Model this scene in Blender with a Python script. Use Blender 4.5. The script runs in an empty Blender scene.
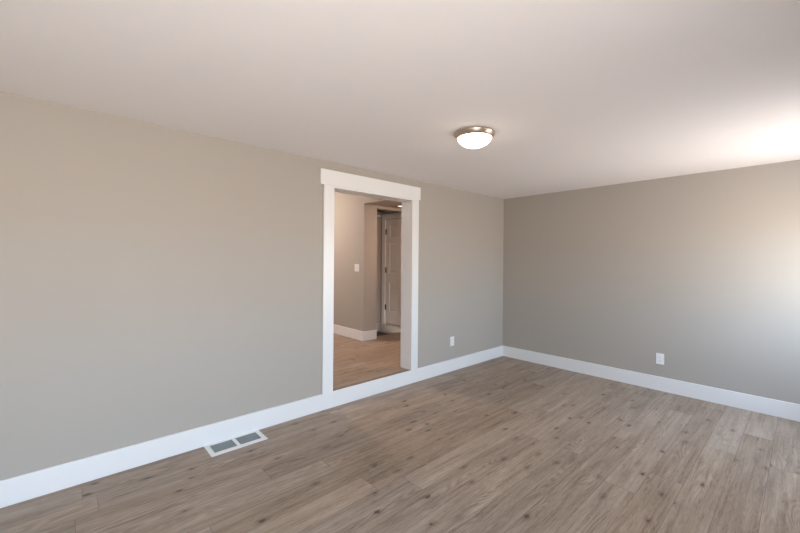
import bpy, bmesh, math, random
from mathutils import Vector, Matrix

sc = bpy.context.scene
C = sc.collection

# ------------------------------------------------------------------ camera
FPX, YAW, ROLL = 369.16, 0.8318, 0.0079
cam_d = bpy.data.cameras.new('camera')
cam_d.sensor_width = 36.0
cam_d.lens = 36.0 * FPX / 800.0
cam_d.shift_y = -5.7 / 800.0
cam_d.clip_start = 0.02
cam = bpy.data.objects.new('camera', cam_d)
C.objects.link(cam)
F = Vector((math.cos(YAW), math.sin(YAW), 0))
R = Vector((math.sin(YAW), -math.cos(YAW), 0))
U = R.cross(F)
R2 = R * math.cos(ROLL) + U * math.sin(ROLL)
U2 = -R * math.sin(ROLL) + U * math.cos(ROLL)
M = Matrix.Identity(4)
for i in range(3):
    M[i][0], M[i][1], M[i][2] = R2[i], U2[i], -F[i]
M[0][3], M[1][3], M[2][3] = -5.0737, -3.1747, 1.4663
cam.matrix_world = M
sc.camera = cam

# ------------------------------------------------------------------ view / world
sc.view_settings.view_transform = 'Standard'
sc.view_settings.look = 'None'
sc.view_settings.gamma = 1.0
sc.view_settings.use_curve_mapping = False
sc.view_settings.exposure = 0.08
sc.cycles.use_denoising = True
sc.cycles.max_bounces = 16
sc.cycles.diffuse_bounces = 10
sc.cycles.sample_clamp_indirect = 8.0

SKY_STR = 17.0
SKY_LOW = (1.17, 1.07, 0.99, 1)      # bright sunlit ground
SKY_HOR = (1.12, 1.27, 1.42, 1)
SKY_TOP = (0.60, 0.93, 1.42, 1)
w = bpy.data.worlds.new('World'); sc.world = w
w.use_nodes = True
nt = w.node_tree; nt.nodes.clear()
wo = nt.nodes.new('ShaderNodeOutputWorld'); bg = nt.nodes.new('ShaderNodeBackground')
tc = nt.nodes.new('ShaderNodeTexCoord'); sx = nt.nodes.new('ShaderNodeSeparateXYZ')
mr = nt.nodes.new('ShaderNodeMapRange'); mr.inputs['From Min'].default_value = -1; mr.inputs['From Max'].default_value = 1
cr = nt.nodes.new('ShaderNodeValToRGB')
e = cr.color_ramp.elements
e[0].position = 0.0; e[0].color = SKY_LOW
e[1].position = 1.0; e[1].color = SKY_TOP
x = e.new(0.495); x.color = SKY_LOW
x = e.new(0.51); x.color = SKY_HOR
x = e.new(0.70); x.color = (0.88, 1.18, 1.55, 1)
nt.links.new(tc.outputs['Generated'], sx.inputs[0]); nt.links.new(sx.outputs['Z'], mr.inputs['Value'])
nt.links.new(mr.outputs[0], cr.inputs[0]); nt.links.new(cr.outputs[0], bg.inputs['Color'])
bg.inputs['Strength'].default_value = SKY_STR
nt.links.new(bg.outputs[0], wo.inputs[0])

# room numbers (metres): corner of the two seen walls is the origin
H = 2.44          # ceiling
ST = 0.159        # step up to the next room = baseboard height
XR, YF = -6.5, -3.85      # rear wall, window wall
OX0, OX1, OZ = -3.103, -1.985, 2.205    # cased opening
WT = 0.155
WINS = [(-1.50, -0.33, 0.78, 1.96), (-6.0, -4.35, 0.60, 1.97)]   # windows in the front wall

for (x0, x1, z0, z1) in WINS:       # sampling portals for the daylight of the world
    l = bpy.data.lights.new('window_portal', 'AREA'); l.shape = 'RECTANGLE'
    l.size = x1 - x0; l.size_y = z1 - z0; l.cycles.is_portal = True
    o = bpy.data.objects.new('window_portal', l); C.objects.link(o)
    o.location = ((x0 + x1) / 2, YF - WT - 0.02, (z0 + z1) / 2)
    o.rotation_euler = (math.radians(90), 0, 0)

# ------------------------------------------------------------------ materials
def mat(name, col, rough=0.6, metal=0.0, emit=None, es=0.0, bump=0.0, bscale=300, spec=0.5):
    m = bpy.data.materials.new(name); m.use_nodes = True
    n = m.node_tree; b = n.nodes['Principled BSDF']
    b.inputs['Base Color'].default_value = (*col, 1)
    b.inputs['Roughness'].default_value = rough
    b.inputs['Metallic'].default_value = metal
    b.inputs['Specular IOR Level'].default_value = spec
    if emit:
        b.inputs['Emission Color'].default_value = (*emit, 1)
        b.inputs['Emission Strength'].default_value = es
    t = n.nodes.new('ShaderNodeTexCoord'); no = n.nodes.new('ShaderNodeTexNoise')
    no.inputs['Scale'].default_value = bscale; no.inputs['Detail'].default_value = 2
    n.links.new(t.outputs['Object'], no.inputs['Vector'])
    bp = n.nodes.new('ShaderNodeBump'); bp.inputs['Strength'].default_value = bump if bump else 0.02
    bp.inputs['Distance'].default_value = 0.001
    n.links.new(no.outputs['Fac'], bp.inputs['Height']); n.links.new(bp.outputs[0], b.inputs['Normal'])
    return m

M_WALL = mat('greige_wall_paint', (0.412, 0.379, 0.336), 0.7, bump=0.15, spec=0.3)
M_CEIL = mat('flat_ceiling_paint', (0.82, 0.80, 0.80), 0.9, bump=0.1, spec=0.2)
M_TRIM = mat('white_trim_paint', (0.79, 0.79, 0.785), 0.35, spec=0.5)
M_DOOR = mat('door_paint', (0.80, 0.77, 0.73), 0.45)
M_RISER = mat('grey_step_paint', (0.52, 0.475, 0.43), 0.5)  # greyer and darker than the door paint
M_PLATE = mat('white_plastic', (0.80, 0.80, 0.80), 0.35)
M_SLOT = mat('dark_slot', (0.03, 0.03, 0.03), 0.6)
M_GRILLE = mat('grey_louver_metal', (0.24, 0.275, 0.285), 0.45, 0.3)
M_DUCT = mat('duct_dark', (0.05, 0.055, 0.06), 0.7)
M_NICKEL = mat('brushed_nickel', (0.55, 0.46, 0.38), 0.36, 1.0)
M_HINGE = mat('hinge_metal', (0.12, 0.09, 0.07), 0.4, 0.8)
M_GLASSLIT = mat('frosted_lit_glass', (0.9, 0.88, 0.84), 0.3, emit=(1.0, 0.80, 0.62), es=12.0)
M_HALLLIT = mat('hall_lit_glass', (0.9, 0.88, 0.84), 0.3, emit=(1.0, 0.81, 0.70), es=265.0)
M_PASSFILL = mat('passage_fill_glass', (0.9, 0.88, 0.84), 0.3, emit=(1.0, 0.68, 0.52), es=90.0)  # glow of the added passage fill light
M_SPOT = mat('recessed_lit_lens', (0.9, 0.88, 0.84), 0.3, emit=(1.0, 0.75, 0.6), es=3.0)
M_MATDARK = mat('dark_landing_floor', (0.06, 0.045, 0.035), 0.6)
M_DARKCEIL = mat('unlit_ceiling_dark', (0.05, 0.03, 0.02), 0.7)  # landing ceiling, its lack of light put into the dark colour
M_THRESH = mat('shaded_threshold_wood', (0.17, 0.125, 0.105), 0.5)  # threshold strip, shadow gap under the jamb painted into its dark tone

def glass_mat():
    m = bpy.data.materials.new('window_glass'); m.use_nodes = True
    n = m.node_tree; n.nodes.clear()
    o = n.nodes.new('ShaderNodeOutputMaterial'); t = n.nodes.new('ShaderNodeBsdfTransparent')
    g = n.nodes.new('ShaderNodeBsdfGlossy'); g.inputs['Roughness'].default_value = 0.0
    mx = n.nodes.new('ShaderNodeMixShader'); mx.inputs[0].default_value = 0.06
    n.links.new(t.outputs[0], mx.inputs[1]); n.links.new(g.outputs[0], mx.inputs[2]); n.links.new(mx.outputs[0], o.inputs[0])
    return m
M_PANE = glass_mat()

def plank_mat():
    m = bpy.data.materials.new('oak_plank_floor'); m.use_nodes = True
    n = m.node_tree; L = n.links; b = n.nodes['Principled BSDF']
    def N(t, **k):
        a = n.nodes.new(t)
        for q, v in k.items(): setattr(a, q, v)
        return a
    def math_(op, a, bb=None, c=None):
        q = N('ShaderNodeMath', operation=op)
        for i, v in enumerate((a, bb, c)):
            if v is None: continue
            if isinstance(v, (int, float)): q.inputs[i].default_value = v
            else: L.new(v, q.inputs[i])
        return q.outputs[0]
    def comb(a, bb, c=0.0):
        q = N('ShaderNodeCombineXYZ')
        for i, v in enumerate((a, bb, c)):
            if isinstance(v, (int, float)): q.inputs[i].default_value = v
            else: L.new(v, q.inputs[i])
        return q.outputs[0]
    def wn(vec):
        q = N('ShaderNodeTexWhiteNoise', noise_dimensions='2D'); L.new(vec, q.inputs['Vector']); return q
    W, LEN = 0.185, 1.8
    t = N('ShaderNodeTexCoord'); s = N('ShaderNodeSeparateXYZ'); L.new(t.outputs['Object'], s.inputs[0])
    X, Y = s.outputs[0], s.outputs[1]
    yr = math_('DIVIDE', math_('ADD', Y, 20.03), W)
    row = math_('FLOOR', yr); fy = math_('FRACT', yr)
    off = wn(comb(row, 3.7)).outputs['Value']
    xr = math_('ADD', math_('DIVIDE', math_('ADD', X, 30.0), LEN), math_('MULTIPLY', off, 7.31))
    col = math_('FLOOR', xr); fx = math_('FRACT', xr)
    pid = wn(comb(row, col)); pv = pid.outputs['Value']
    sp = N('ShaderNodeSeparateColor'); L.new(pid.outputs['Color'], sp.inputs[0])
    # local plank coordinates, shifted per plank
    px = math_('ADD', X, math_('MULTIPLY', pv, 37.0)); py = math_('ADD', Y, math_('MULTIPLY', sp.outputs[1], 53.0))
    def noise(vec, scale, det, dist=0.0, rough=0.5):
        q = N('ShaderNodeTexNoise'); q.inputs['Scale'].default_value = scale; q.inputs['Detail'].default_value = det
        q.inputs['Distortion'].default_value = dist; q.inputs['Roughness'].default_value = rough
        L.new(vec, q.inputs['Vector']); return q.outputs['Fac']
    streak = noise(comb(math_('MULTIPLY', px, 0.7), math_('MULTIPLY', py, 26.0)), 2.2, 5, 0.15, 0.62)
    fine = noise(comb(math_('MULTIPLY', px, 9.0), math_('MULTIPLY', py, 170.0)), 2.0, 3)
    blot = noise(comb(math_('MULTIPLY', px, 0.9), math_('MULTIPLY', py, 7.0)), 2.2, 3, 0.2)
    # cathedral grain: bands of a low-frequency stretched field
    field = noise(comb(math_('MULTIPLY', px, 1.1), math_('MULTIPLY', py, 9.0)), 1.1, 1, 0.3)
    bands = math_('SINE', math_('MULTIPLY', field, 95.0))
    # knots
    vo = N('ShaderNodeTexVoronoi', voronoi_dimensions='2D'); vo.inputs['Scale'].default_value = 1.0
    vo.inputs['Randomness'].default_value = 1.0
    L.new(comb(math_('MULTIPLY', px, 2.6), math_('MULTIPLY', py, 5.0)), vo.inputs['Vector'])
    wob = noise(comb(math_('MULTIPLY', px, 30), math_('MULTIPLY', py, 40)), 1.0, 2)
    kd = math_('ADD', vo.outputs['Distance'], math_('MULTIPLY', math_('SUBTRACT', wob, 0.5), 0.10))
    vs = N('ShaderNodeSeparateColor'); L.new(vo.outputs['Color'], vs.inputs[0])
    has = math_('GREATER_THAN', vs.outputs[0], 0.35)
    ksz = math_('ADD', math_('MULTIPLY', vs.outputs[1], 0.055), -0.02)
    def mrange(v, a, bb, c=0.0, d=1.0, sm=True):
        q = N('ShaderNodeMapRange'); q.interpolation_type = 'SMOOTHSTEP' if sm else 'LINEAR'
        for i, vv in ((0, v), (1, a), (2, bb), (3, c), (4, d)):
            if isinstance(vv, (int, float)): q.inputs[i].default_value = vv
            else: L.new(vv, q.inputs[i])
        return q.outputs[0]
    knot = math_('MULTIPLY', mrange(kd, ksz, math_('ADD', ksz, 0.045), 1.0, 0.0), has)
    halo = math_('MULTIPLY', mrange(kd, 0.0, 0.18, 1.0, 0.0), has)
    # tone
    tone = math_('MULTIPLY', math_('SUBTRACT', pv, 0.5), TONE)
    tone = math_('ADD', tone, math_('MULTIPLY', math_('SUBTRACT', streak, 0.5), 0.80))
    tone = math_('ADD', tone, math_('MULTIPLY', math_('SUBTRACT', blot, 0.5), 0.75))
    tone = math_('ADD', tone, math_('MULTIPLY', math_('SUBTRACT', fine, 0.5), 0.8))
    swirl = mrange(noise(comb(math_('MULTIPLY', px, 0.8), math_('MULTIPLY', py, 3.0)), 2.0, 1), 0.50, 0.62)
    tone = math_('ADD', tone, math_('MULTIPLY', math_('MULTIPLY', bands, 0.11), swirl))
    dash = noise(comb(math_('MULTIPLY', px, 3.5), math_('MULTIPLY', py, 75.0)), 2.0, 2)
    tone = math_('SUBTRACT', tone, math_('MULTIPLY', mrange(dash, 0.56, 0.72), 0.22))
    tone = math_('ADD', tone, 0.03)
    tone = math_('SUBTRACT', tone, math_('MULTIPLY', halo, 0.26))
    tone = math_('ADD', tone, 0.5)
    r = N('ShaderNodeValToRGB'); e = r.color_ramp.elements
    e[0].position = 0.0; e[0].color = FL0
    e[1].position = 1.0; e[1].color = FL2
    mid = e.new(0.5); mid.color = FL1
    L.new(tone, r.inputs[0])
    # grey / warm drift by plank
    mixg = N('ShaderNodeMix', data_type='RGBA'); L.new(math_('MULTIPLY', sp.outputs[2], 0.25), mixg.inputs[0])
    L.new(r.outputs[0], mixg.inputs[6])
    hsv = N('ShaderNodeHueSaturation'); hsv.inputs['Saturation'].default_value = 0.45
    L.new(r.outputs[0], hsv.inputs['Color']); L.new(hsv.outputs[0], mixg.inputs[7])
    mk = N('ShaderNodeMix', data_type='RGBA'); L.new(math_('MULTIPLY', knot, 0.9), mk.inputs[0])
    L.new(mixg.outputs[2], mk.inputs[6]); mk.inputs[7].default_value = (0.065, 0.042, 0.032, 1)
    # seams
    ey = math_('MULTIPLY', math_('MINIMUM', fy, math_('SUBTRACT', 1.0, fy)), W)
    ex = math_('MULTIPLY', math_('MINIMUM', fx, math_('SUBTRACT', 1.0, fx)), LEN)
    seam = mrange(math_('MINIMUM', ex, ey), 0.0006, 0.0024, 1.0, 0.0)
    ms = N('ShaderNodeMix', data_type='RGBA'); L.new(math_('MULTIPLY', seam, 0.55), ms.inputs[0])
    L.new(mk.outputs[2], ms.inputs[6]); ms.inputs[7].default_value = (0.06, 0.045, 0.038, 1)
    L.new(ms.outputs[2], b.inputs['Base Color'])
    L.new(math_('ADD', math_('MULTIPLY', fine, 0.15), 0.40), b.inputs['Roughness'])
    b.inputs['Specular IOR Level'].default_value = 0.42
    bp = N('ShaderNodeBump'); bp.inputs['Strength'].default_value = 0.25; bp.inputs['Distance'].default_value = 0.001
    L.new(math_('SUBTRACT', math_('MULTIPLY', fine, 0.3), seam), bp.inputs['Height']); L.new(bp.outputs[0], b.inputs['Normal'])
    return m
TONE = 0.20
FL0 = (0.095, 0.067, 0.047, 1); FL1 = (0.300, 0.220, 0.158, 1); FL2 = (0.49, 0.38, 0.29, 1)
M_FLOOR = plank_mat()

# ------------------------------------------------------------------ helpers
def abox(bm, x0, x1, y0, y1, z0, z1, bev=0.0):
    vs = [bm.verts.new((x, y, z)) for x in (x0, x1) for y in (y0, y1) for z in (z0, z1)]
    fs = [bm.faces.new([vs[i] for i in q]) for q in ((0, 1, 3, 2), (4, 6, 7, 5), (0, 4, 5, 1), (2, 3, 7, 6), (0, 2, 6, 4), (1, 5, 7, 3))]
    if bev > 0:
        es = {ed for f in fs for ed in f.edges}
        bmesh.ops.bevel(bm, geom=list(es), offset=bev, segments=2, affect='EDGES', profile=0.5)
    return vs

def lathe(bm, prof, n=64, axis='Z', cx=0, cy=0, cz=0):
    rings = []
    for r, z in prof:
        if r < 1e-6:
            rings.append([bm.verts.new((0, 0, z))])
        else:
            rings.append([bm.verts.new((r * math.cos(2 * math.pi * i / n), r * math.sin(2 * math.pi * i / n), z)) for i in range(n)])
    for a, b in zip(rings, rings[1:]):
        for i in range(n):
            j = (i + 1) % n
            if len(a) == 1: bm.faces.new((a[0], b[i], b[j]))
            elif len(b) == 1: bm.faces.new((a[i], b[0], a[j]))
            else: bm.faces.new((a[i], b[i], b[j], a[j]))
    vs = [v for rr in rings for v in rr]
    if axis == 'X': bmesh.ops.rotate(bm, verts=vs, cent=(0, 0, 0), matrix=Matrix.Rotation(math.radians(90), 3, 'Y'))
    if axis == 'Y': bmesh.ops.rotate(bm, verts=vs, cent=(0, 0, 0), matrix=Matrix.Rotation(math.radians(-90), 3, 'X'))
    bmesh.ops.translate(bm, verts=vs, vec=(cx, cy, cz))

def obj(name, bm, m, parent=None, smooth=False):
    bmesh.ops.recalc_face_normals(bm, faces=bm.faces)
    me = bpy.data.meshes.new(name); bm.to_mesh(me); bm.free()
    me.materials.append(m)
    if smooth:
        for p in me.polygons: p.use_smooth = True
    o = bpy.data.objects.new(name, me); C.objects.link(o)
    if parent: o.parent = parent
    return o

def boxes(name, lst, m, parent=None, bev=0.0):
    bm = bmesh.new()
    for q in lst: abox(bm, *q, bev=bev)
    return obj(name, bm, m, parent)

def struct(name, lst, m, bev=0.0):
    o = boxes(name, lst, m, None, bev); o['kind'] = 'structure'; return o

def sempty(name, loc=(0, 0, 0)):
    o = bpy.data.objects.new(name, None); C.objects.link(o); o.location = loc; o['kind'] = 'structure'; return o

def thing(name, label, cat, loc=(0, 0, 0), rz=0.0, group=None):
    o = bpy.data.objects.new(name, None); C.objects.link(o)
    o.location = loc; o.rotation_euler = (0, 0, rz); o['label'] = label; o['category'] = cat
    if group: o['group'] = group
    return o

# ------------------------------------------------------------------ main room shell
VX0, VX1, VY0, VY1 = -4.235, -3.845, -0.205, -0.035     # hole for the floor register
struct('floor', [(XR, VX0, YF, 0.0, -0.06, 0), (VX1, 0.0, YF, 0.0, -0.06, 0), (VX0, VX1, YF, VY0, -0.06, 0), (VX0, VX1, VY1, 0.0, -0.06, 0)], M_FLOOR)
struct('ceiling', [(XR - WT, WT, YF - WT, 0.0, H, H + 0.12)], M_CEIL)
struct('wall_left', [(XR - WT, OX0, 0, WT, 0, 3.0), (OX1, WT, 0, WT, 0, 3.0), (OX0, OX1, 0, WT, OZ, 3.0), (OX0, OX1, 0, 0.10, 0, ST - 0.045)], M_WALL)
struct('wall_right', [(0, WT, YF - WT, 0.0, 0, H)], M_WALL)
struct('wall_rear', [(XR - WT, XR, YF - WT, 0.0, 0, H)], M_WALL)
wl = []
xs = sorted(WINS)
cur = XR
for (x0, x1, z0, z1) in xs:
    wl.append((cur, x0, YF - WT, YF, 0, H)); wl.append((x0, x1, YF - WT, YF, 0, z0)); wl.append((x0, x1, YF - WT, YF, z1, H)); cur = x1
wl.append((cur, 0, YF - WT, YF, 0, H))
struct('wall_front', wl, M_WALL)

BT = 0.015
def baseboard(name, q):
    struct(name, [q], M_TRIM, 0.003)
baseboard('baseboard_left', (XR, -BT, -BT, 0, 0, ST))
baseboard('baseboard_right', (-BT, 0, YF, 0, 0, ST))
baseboard('baseboard_front', (XR + BT, -BT, YF, YF + BT, 0, ST))
baseboard('baseboard_rear', (XR, XR + BT, YF, -BT, 0, ST))

# windows in the front wall
for k, (x0, x1, z0, z1) in enumerate(WINS):
    wn = sempty('window_%d' % (k + 1), ((x0 + x1) / 2, YF, z0))
    W2 = (x1 - x0) / 2; hh = z1 - z0; d = WT
    boxes('window_frame', [(-W2, -W2 + 0.04, -d, 0, 0, hh), (W2 - 0.04, W2, -d, 0, 0, hh), (-W2 + 0.04, W2 - 0.04, -d, 0, hh - 0.04, hh), (-W2 + 0.04, W2 - 0.04, -d, 0, 0, 0.04)], M_TRIM, wn, 0.002)
    boxes('window_casing', [(-W2 - 0.1, -W2, 0, 0.02, 0, hh), (W2, W2 + 0.1, 0, 0.02, 0, hh), (-W2 - 0.13, W2 + 0.13, 0, 0.025, hh, hh + 0.14)], M_TRIM, wn, 0.002)
    boxes('window_sill', [(-W2 - 0.13, W2 + 0.13, 0, 0.06, -0.03, 0), (-W2 - 0.1, W2 + 0.1, 0, 0.02, -0.12, -0.03)], M_TRIM, wn, 0.003)
    for (a, b, yy) in ((0.04, hh / 2 + 0.02, -0.06), (hh / 2 - 0.02, hh - 0.04, -0.10)):
        s = boxes('sash', [(-W2 + 0.04, -W2 + 0.08, yy - 0.015, yy + 0.015, a, b), (W2 - 0.08, W2 - 0.04, yy - 0.015, yy + 0.015, a, b),
                           (-W2 + 0.08, W2 - 0.08, yy - 0.015, yy + 0.015, a, a + 0.04), (-W2 + 0.08, W2 - 0.08, yy - 0.015, yy + 0.015, b - 0.04, b)], M_TRIM, wn, 0.002)
        boxes('window_pane', [(-W2 + 0.08, W2 - 0.08, yy - 0.002, yy + 0.002, a + 0.04, b - 0.04)], M_PANE, s)

# ------------------------------------------------------------------ cased opening
tr = sempty('trim_1', (OX0, 0, ST))
OW = OX1 - OX0; oh = OZ - ST
cw = 0.100
boxes('side_casing', [(-cw, 0.0, -0.02, 0, 0, oh)], M_TRIM, tr, 0.002)
boxes('side_casing', [(OW, OW + 0.090, -0.02, 0, 0, oh)], M_TRIM, tr, 0.002)
boxes('head_casing', [(-cw - 0.042, OW + 0.090 + 0.020, -0.027, 0, oh, oh + 0.15)], M_TRIM, tr, 0.002)
boxes('jamb', [(0, 0.018, -0.018, WT + 0.018, 0, oh - 0.018)], M_TRIM, tr, 0.001)
boxes('jamb', [(OW - 0.018, OW, -0.018, WT + 0.018, 0, oh - 0.018)], M_TRIM, tr, 0.001)
boxes('head_jamb', [(0, OW, -0.018, WT + 0.018, oh - 0.018, oh)], M_TRIM, tr, 0.001)
boxes('hall_side_casing', [(-cw, 0.0, WT, WT + 0.02, 0, oh), (OW, OW + cw, WT, WT + 0.02, 0, oh), (-cw - 0.03, OW + cw + 0.03, WT, WT + 0.025, oh, oh + 0.15)], M_TRIM, tr, 0.002)
th = struct('trim_2', [(OX0 + 0.001, OX1 - 0.001, 0.0, 0.05, ST - 0.045, ST - 0.004)], M_THRESH, 0.002)

# ------------------------------------------------------------------ rooms beyond the opening
HX, BY = -1.474, 1.645     # outside corner seen through the opening
LZ = 0.069                 # landing level
DX = -0.42                 # wall holding the panelled door
HC = 3.0
struct('floor_hall', [(XR - WT, DX, 0.05, BY + WT, ST - 0.06, ST), (XR - WT, HX, BY + WT, 5.0, ST - 0.06, ST)], M_FLOOR)
struct('ceiling_hall', [(XR - WT, HX + WT, 0.0, 5.14, HC, HC + 0.1)], M_CEIL)
struct('ceiling_passage', [(HX + WT, 0.3, WT, BY + WT, 2.388, 2.46), (HX, HX + WT, WT, BY, 2.388, HC)], M_WALL)
struct('wall_hall_side', [(HX, HX + WT, BY, 5.0, ST, HC), (HX + WT, -1.207, BY, BY + WT, ST, 2.388), (-1.207, DX - 0.025, BY, BY + WT, 2.342, 2.388)], M_WALL)
struct('wall_hall_far', [(XR - WT, HX + WT, 5.0, 5.14, 0, HC)], M_WALL)
struct('wall_hall_rear', [(XR - WT, XR, WT, 5.0, ST, HC)], M_WALL)
# landing and its door wall
DY1, DY0 = 2.345, 1.585
DZ0, DZ1 = 0.252, 2.265
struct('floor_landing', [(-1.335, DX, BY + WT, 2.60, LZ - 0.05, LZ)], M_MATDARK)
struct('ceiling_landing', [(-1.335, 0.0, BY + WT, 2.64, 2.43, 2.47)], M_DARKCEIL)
struct('wall_landing', [(HX + WT, 0.0, 2.50, 2.64, LZ, 2.43), (-1.335, -1.215, BY + WT, 2.5, LZ, 2.43)], M_WALL)
struct('wall_door', [(DX, DX + WT, WT, DY0, 0, 2.388), (DX, DX + WT, DY1, 2.5, 0, 2.388), (DX, DX + 0.045, DY0, DY1, DZ1 + 0.002, 2.388), (DX + 0.001, DX + 0.01, DY0 + 0.001, DY1 - 0.001, DZ0 - 0.02, DZ0 - 0.001), (DX + 0.02, DX + WT, DY0, DY1, 0, DZ0), (DX + 0.045, DX + WT, DY0, DY1, DZ0, 2.43), (DX, DX + WT, BY + WT, 2.5, 2.388, 2.43)], M_WALL)  # includes a solid backing behind the door, added to block light leaks
struct('baseboard_hall', [(HX - BT, HX, BY - BT, 5.0, ST, ST + 0.158), (HX, -1.207, BY - BT, BY, ST, ST + 0.158)], M_TRIM, 0.003)
struct('baseboard_landing', [(-1.20, DX - 0.02, 2.485, 2.5, LZ, LZ + 0.16)], M_RISER, 0.002)
struct('trim_3', [(-1.20, DX - 0.03, 2.47, 2.5, 2.33, 2.36)], M_DOOR, 0.002)
struct('trim_4', [(DX - 0.05, DX + 0.02, DY0 - 0.1, DY1 + 0.1, LZ, DZ0 - 0.03), (DX - 0.06, DX + 0.02, DY0 - 0.1, DY1 + 0.1, DZ0 - 0.03, DZ0 - 0.012)], M_RISER, 0.002)

dr = sempty('door_1', (DX, DY1, DZ0))
# local: y from -0.76 (latch) to 0 (hinge), x into the wall positive
dw, dh = DY1 - DY0, DZ1 - DZ0
boxes('door_casing', [(-0.02, 0.0, 0.0, 0.095, -0.012, dh + 0.004), (-0.02, 0.0, -dw - 0.095, -dw, -0.012, dh + 0.004), (-0.024, 0.0, -dw - 0.10, 0.10, dh + 0.004, dh + 0.107)], M_DOOR, dr, 0.002)
st, pw = 0.115, (0.76 - 3 * 0.1) / 2
rails = [(0.0, 0.24), (0.80, 0.98), (1.56, 1.66), (dh - 0.125, dh - 0.003)]
leaf = [(0.004, 0.018, -dw + 0.003, -dw + 0.11, 0, dh - 0.003), (0.004, 0.018, -0.11, -0.003, 0, dh - 0.003), (0.004, 0.018, -dw / 2 - 0.05, -dw / 2 + 0.05, 0, dh - 0.003)]
for a, b in rails:
    for y0, y1 in ((-dw + 0.11, -dw / 2 - 0.05), (-dw / 2 + 0.05, -0.11)):
        leaf.append((0.004, 0.018, y0, y1, a, b))
leaf.append((0.018, 0.04, -dw + 0.003, -0.003, 0, dh - 0.003))
lf = boxes('door_leaf', leaf, M_DOOR, dr)
for a, b in ((0.24, 0.80), (0.98, 1.56), (1.66, dh - 0.125)):
    for y0, y1 in ((-dw + 0.11, -dw / 2 - 0.05), (-dw / 2 + 0.05, -0.11)):
        bm = bmesh.new()
        def ring(i, xx): return [bm.verts.new((xx, y, z)) for y, z in ((y0 + i, a + i), (y1 - i, a + i), (y1 - i, b - i), (y0 + i, b - i))]
        rs = [ring(0.001, 0.0175), ring(0.012, 0.0165), ring(0.038, 0.008)]
        for p, q in zip(rs, rs[1:]):
            for i in range(4): bm.faces.new((p[i], p[(i + 1) % 4], q[(i + 1) % 4], q[i]))
        bm.faces.new(rs[-1])
        obj('door_panel', bm, M_DOOR, lf)
for z in (0.563, 1.285, 2.027):
    bm = bmesh.new(); abox(bm, -0.004, 0.006, -0.022, 0.016, z - DZ0 - 0.05, z - DZ0 + 0.05)
    lathe(bm, [(0, -0.055), (0.008, -0.055), (0.008, 0.055), (0, 0.055)], 12, cx=-0.008, cy=0.0, cz=z - DZ0)
    h = obj('hinge', bm, M_HINGE, dr); h['label'] = 'dark metal hinge'
bm = bmesh.new(); lathe(bm, [(0, 0), (0.03, 0), (0.03, 0.008), (0.012, 0.012), (0.012, 0.035), (0.026, 0.045), (0.028, 0.058), (0.018, 0.068), (0, 0.07)], 24, 'X')
bmesh.ops.scale(bm, vec=(-1, 1, 1), verts=bm.verts); bmesh.ops.translate(bm, vec=(0.004, -dw + 0.065, 0.9), verts=bm.verts)
obj('door_knob', bm, M_NICKEL, dr, True)

# ------------------------------------------------------------------ lights with fixtures
def flush_light(name, label, loc, r, glass, scale=1.0):
    t = thing(name, label, 'ceiling light', loc)
    bm = bmesh.new()
    lathe(bm, [(0, 0), (r * 0.96, 0), (r * 0.99, -0.003), (r, -0.009), (r * 0.985, -0.015), (r * 0.95, -0.026), (r * 0.89, -0.040), (r * 0.86, -0.044), (r * 0.835, -0.042), (r * 0.83, -0.034), (0, -0.034)], 72)
    obj('base', bm, M_NICKEL, t, True)
    bm = bmesh.new(); prof = []
    gr, gd = r * 0.832, 0.076
    for i in range(15):
        a = i / 14 * math.pi / 2
        prof.append((gr * math.cos(a) ** 1.2, -0.036 - gd * math.sin(a)))
    prof[-1] = (0, prof[-1][1])
    lathe(bm, prof, 72)
    obj('lamp_shade', bm, glass, t, True)
    return t
flush_light('ceiling_light', 'round flush ceiling light with lit white glass bowl and brushed nickel rim', (-2.775, -1.48, H), 0.152, M_GLASSLIT)
flush_light('ceiling_light', 'round flush ceiling light with warm lit bowl on the high hall ceiling', (-2.75, 2.8, HC), 0.19, M_HALLLIT)
flush_light('ceiling_light', 'unseen added fill light with warm lit bowl under the low hallway ceiling', (-0.95, 0.62, 2.388), 0.14, M_PASSFILL)  # hidden from view, added to brighten the passage and the door
t = thing('recessed_light', 'tiny glowing recessed light in the low ceiling beyond the opening', 'ceiling light', (-0.885, 1.42, 2.388))
bm = bmesh.new(); lathe(bm, [(0.042, 0), (0.06, 0), (0.06, -0.004), (0.054, -0.008), (0.042, -0.006), (0.042, 0)], 40); obj('trim_ring', bm, M_TRIM, t, True)
bm = bmesh.new(); lathe(bm, [(0.042, -0.002), (0.03, -0.006), (0, -0.008)], 40); obj('lens', bm, M_SPOT, t, True)

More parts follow.
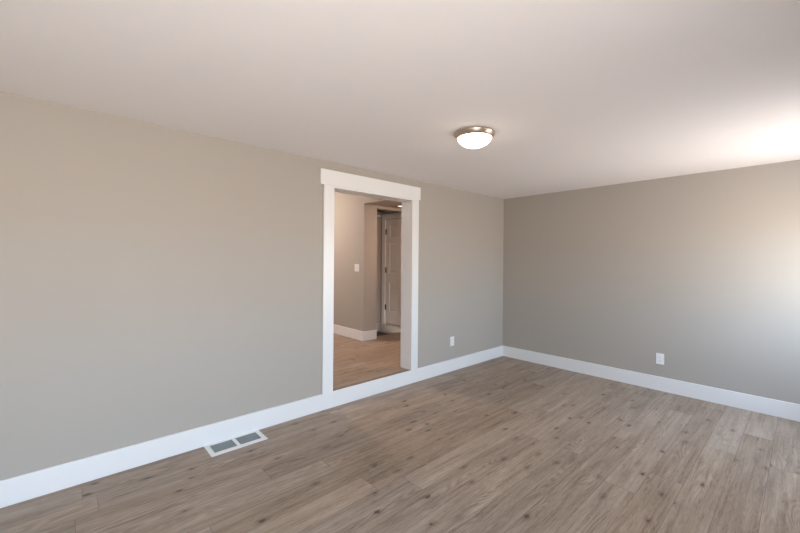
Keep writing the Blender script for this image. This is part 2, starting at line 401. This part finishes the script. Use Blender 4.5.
# ------------------------------------------------------------------ floor register
t = thing('floor_register', 'white framed floor vent with two grey louvered grilles beside the baseboard', 'vent', (-4.0405, -0.1175, 0))
xa, xb, ya, yb = -0.215, 0.212, -0.105, 0.1015
ia, ib = -0.180, 0.176          # inner
fy0, fy1 = -0.060, 0.081
bm = bmesh.new()
abox(bm, xa, ia, ya, yb, 0, 0.005, 0.0015); abox(bm, ib, xb, ya, yb, 0, 0.005, 0.0015)
abox(bm, ia - 0.002, ib + 0.002, ya, fy0, 0, 0.005, 0.0015); abox(bm, ia - 0.002, ib + 0.002, fy1, yb, 0, 0.005, 0.0015)
abox(bm, -0.015, 0.011, fy0 - 0.002, fy1 + 0.002, 0, 0.005, 0.0015)
obj('frame', bm, M_TRIM, t)
for (u0, u1) in ((ia, -0.015), (0.011, ib)):
    bm = bmesh.new(); n = 9
    for k in range(n):
        yc = fy0 + (k + 0.5) * (fy1 - fy0) / n
        vs = abox(bm, u0, u1, -0.0075, 0.0075, -0.0010, 0.0010)
        bmesh.ops.rotate(bm, verts=vs, cent=(0, 0, 0), matrix=Matrix.Rotation(math.radians(28), 3, 'X'))
        bmesh.ops.translate(bm, verts=vs, vec=(0, yc, -0.004))
    abox(bm, (u0 + u1) / 2 - 0.002, (u0 + u1) / 2 + 0.002, fy0, fy1, -0.012, -0.008)
    g = obj('grille', bm, M_GRILLE, t); g['label'] = 'grey louvered grille'
boxes('duct_box', [(-0.19, 0.19, -0.0855, 0.0815, -0.055, -0.05), (-0.19, -0.187, -0.0855, 0.0815, -0.05, -0.001), (0.187, 0.19, -0.0855, 0.0815, -0.05, -0.001),
                   (-0.187, 0.187, -0.0855, -0.0825, -0.05, -0.001), (-0.187, 0.187, 0.0785, 0.0815, -0.05, -0.001)], M_DUCT, t)

# ------------------------------------------------------------------ outlets and switch
def rounded_plate(bm, w, h, d):
    abox(bm, -w / 2, w / 2, -d, 0, -h / 2, h / 2, 0.0025)
def outlet(label, loc, rz):
    t = thing('wall_outlet', label, 'outlet', loc, rz)
    bm = bmesh.new(); rounded_plate(bm, 0.078, 0.124, 0.006)
    obj('cover_plate', bm, M_PLATE, t)
    for s in (-1, 1):
        bm = bmesh.new()
        lathe(bm, [(0, 0.0), (0.0165, 0.0), (0.0165, 0.0085), (0.0155, 0.0095), (0, 0.0095)], 28, 'Y')
        bmesh.ops.scale(bm, vec=(1, -1, 0.86), verts=bm.verts); bmesh.ops.translate(bm, vec=(0, 0, s * 0.0195), verts=bm.verts)
        so = obj('socket', bm, M_PLATE, t)
        bm = bmesh.new()
        for q in (-1, 1): abox(bm, q * 0.0062 - 0.001, q * 0.0062 + 0.001, -0.0098, -0.009, s * 0.0195 - 0.002, s * 0.0195 + 0.007)
        abox(bm, -0.002, 0.002, -0.0098, -0.009, s * 0.0195 - 0.010, s * 0.0195 - 0.006)
        obj('slots', bm, M_SLOT, so)
    bm = bmesh.new(); lathe(bm, [(0, 0), (0.003, 0), (0.003, 0.0072), (0, 0.0076)], 12, 'Y'); bmesh.ops.scale(bm, vec=(1, -1, 1), verts=bm.verts)
    obj('screw', bm, M_PLATE, t)
outlet('white outlet plate on the wall between the opening and the room corner', (-1.228, 0, 0.397), 0)
outlet('white outlet plate on the plain right wall above its baseboard', (0, -2.058, 0.364), math.radians(-90))

t = thing('light_switch', 'white double light switch on the hall wall seen through the opening', 'light switch', (HX, 1.835, 1.345), math.radians(-90))
bm = bmesh.new(); rounded_plate(bm, 0.125, 0.124, 0.006); obj('cover_plate', bm, M_PLATE, t)
for s in (-1, 1):
    bm = bmesh.new(); vs = abox(bm, s * 0.023 - 0.005, s * 0.023 + 0.005, -0.016, -0.005, -0.010, 0.010, 0.001)
    bmesh.ops.rotate(bm, verts=bm.verts, cent=(s * 0.023, -0.006, 0), matrix=Matrix.Rotation(math.radians(18), 3, 'X'))
    obj('toggle', bm, M_PLATE, t)
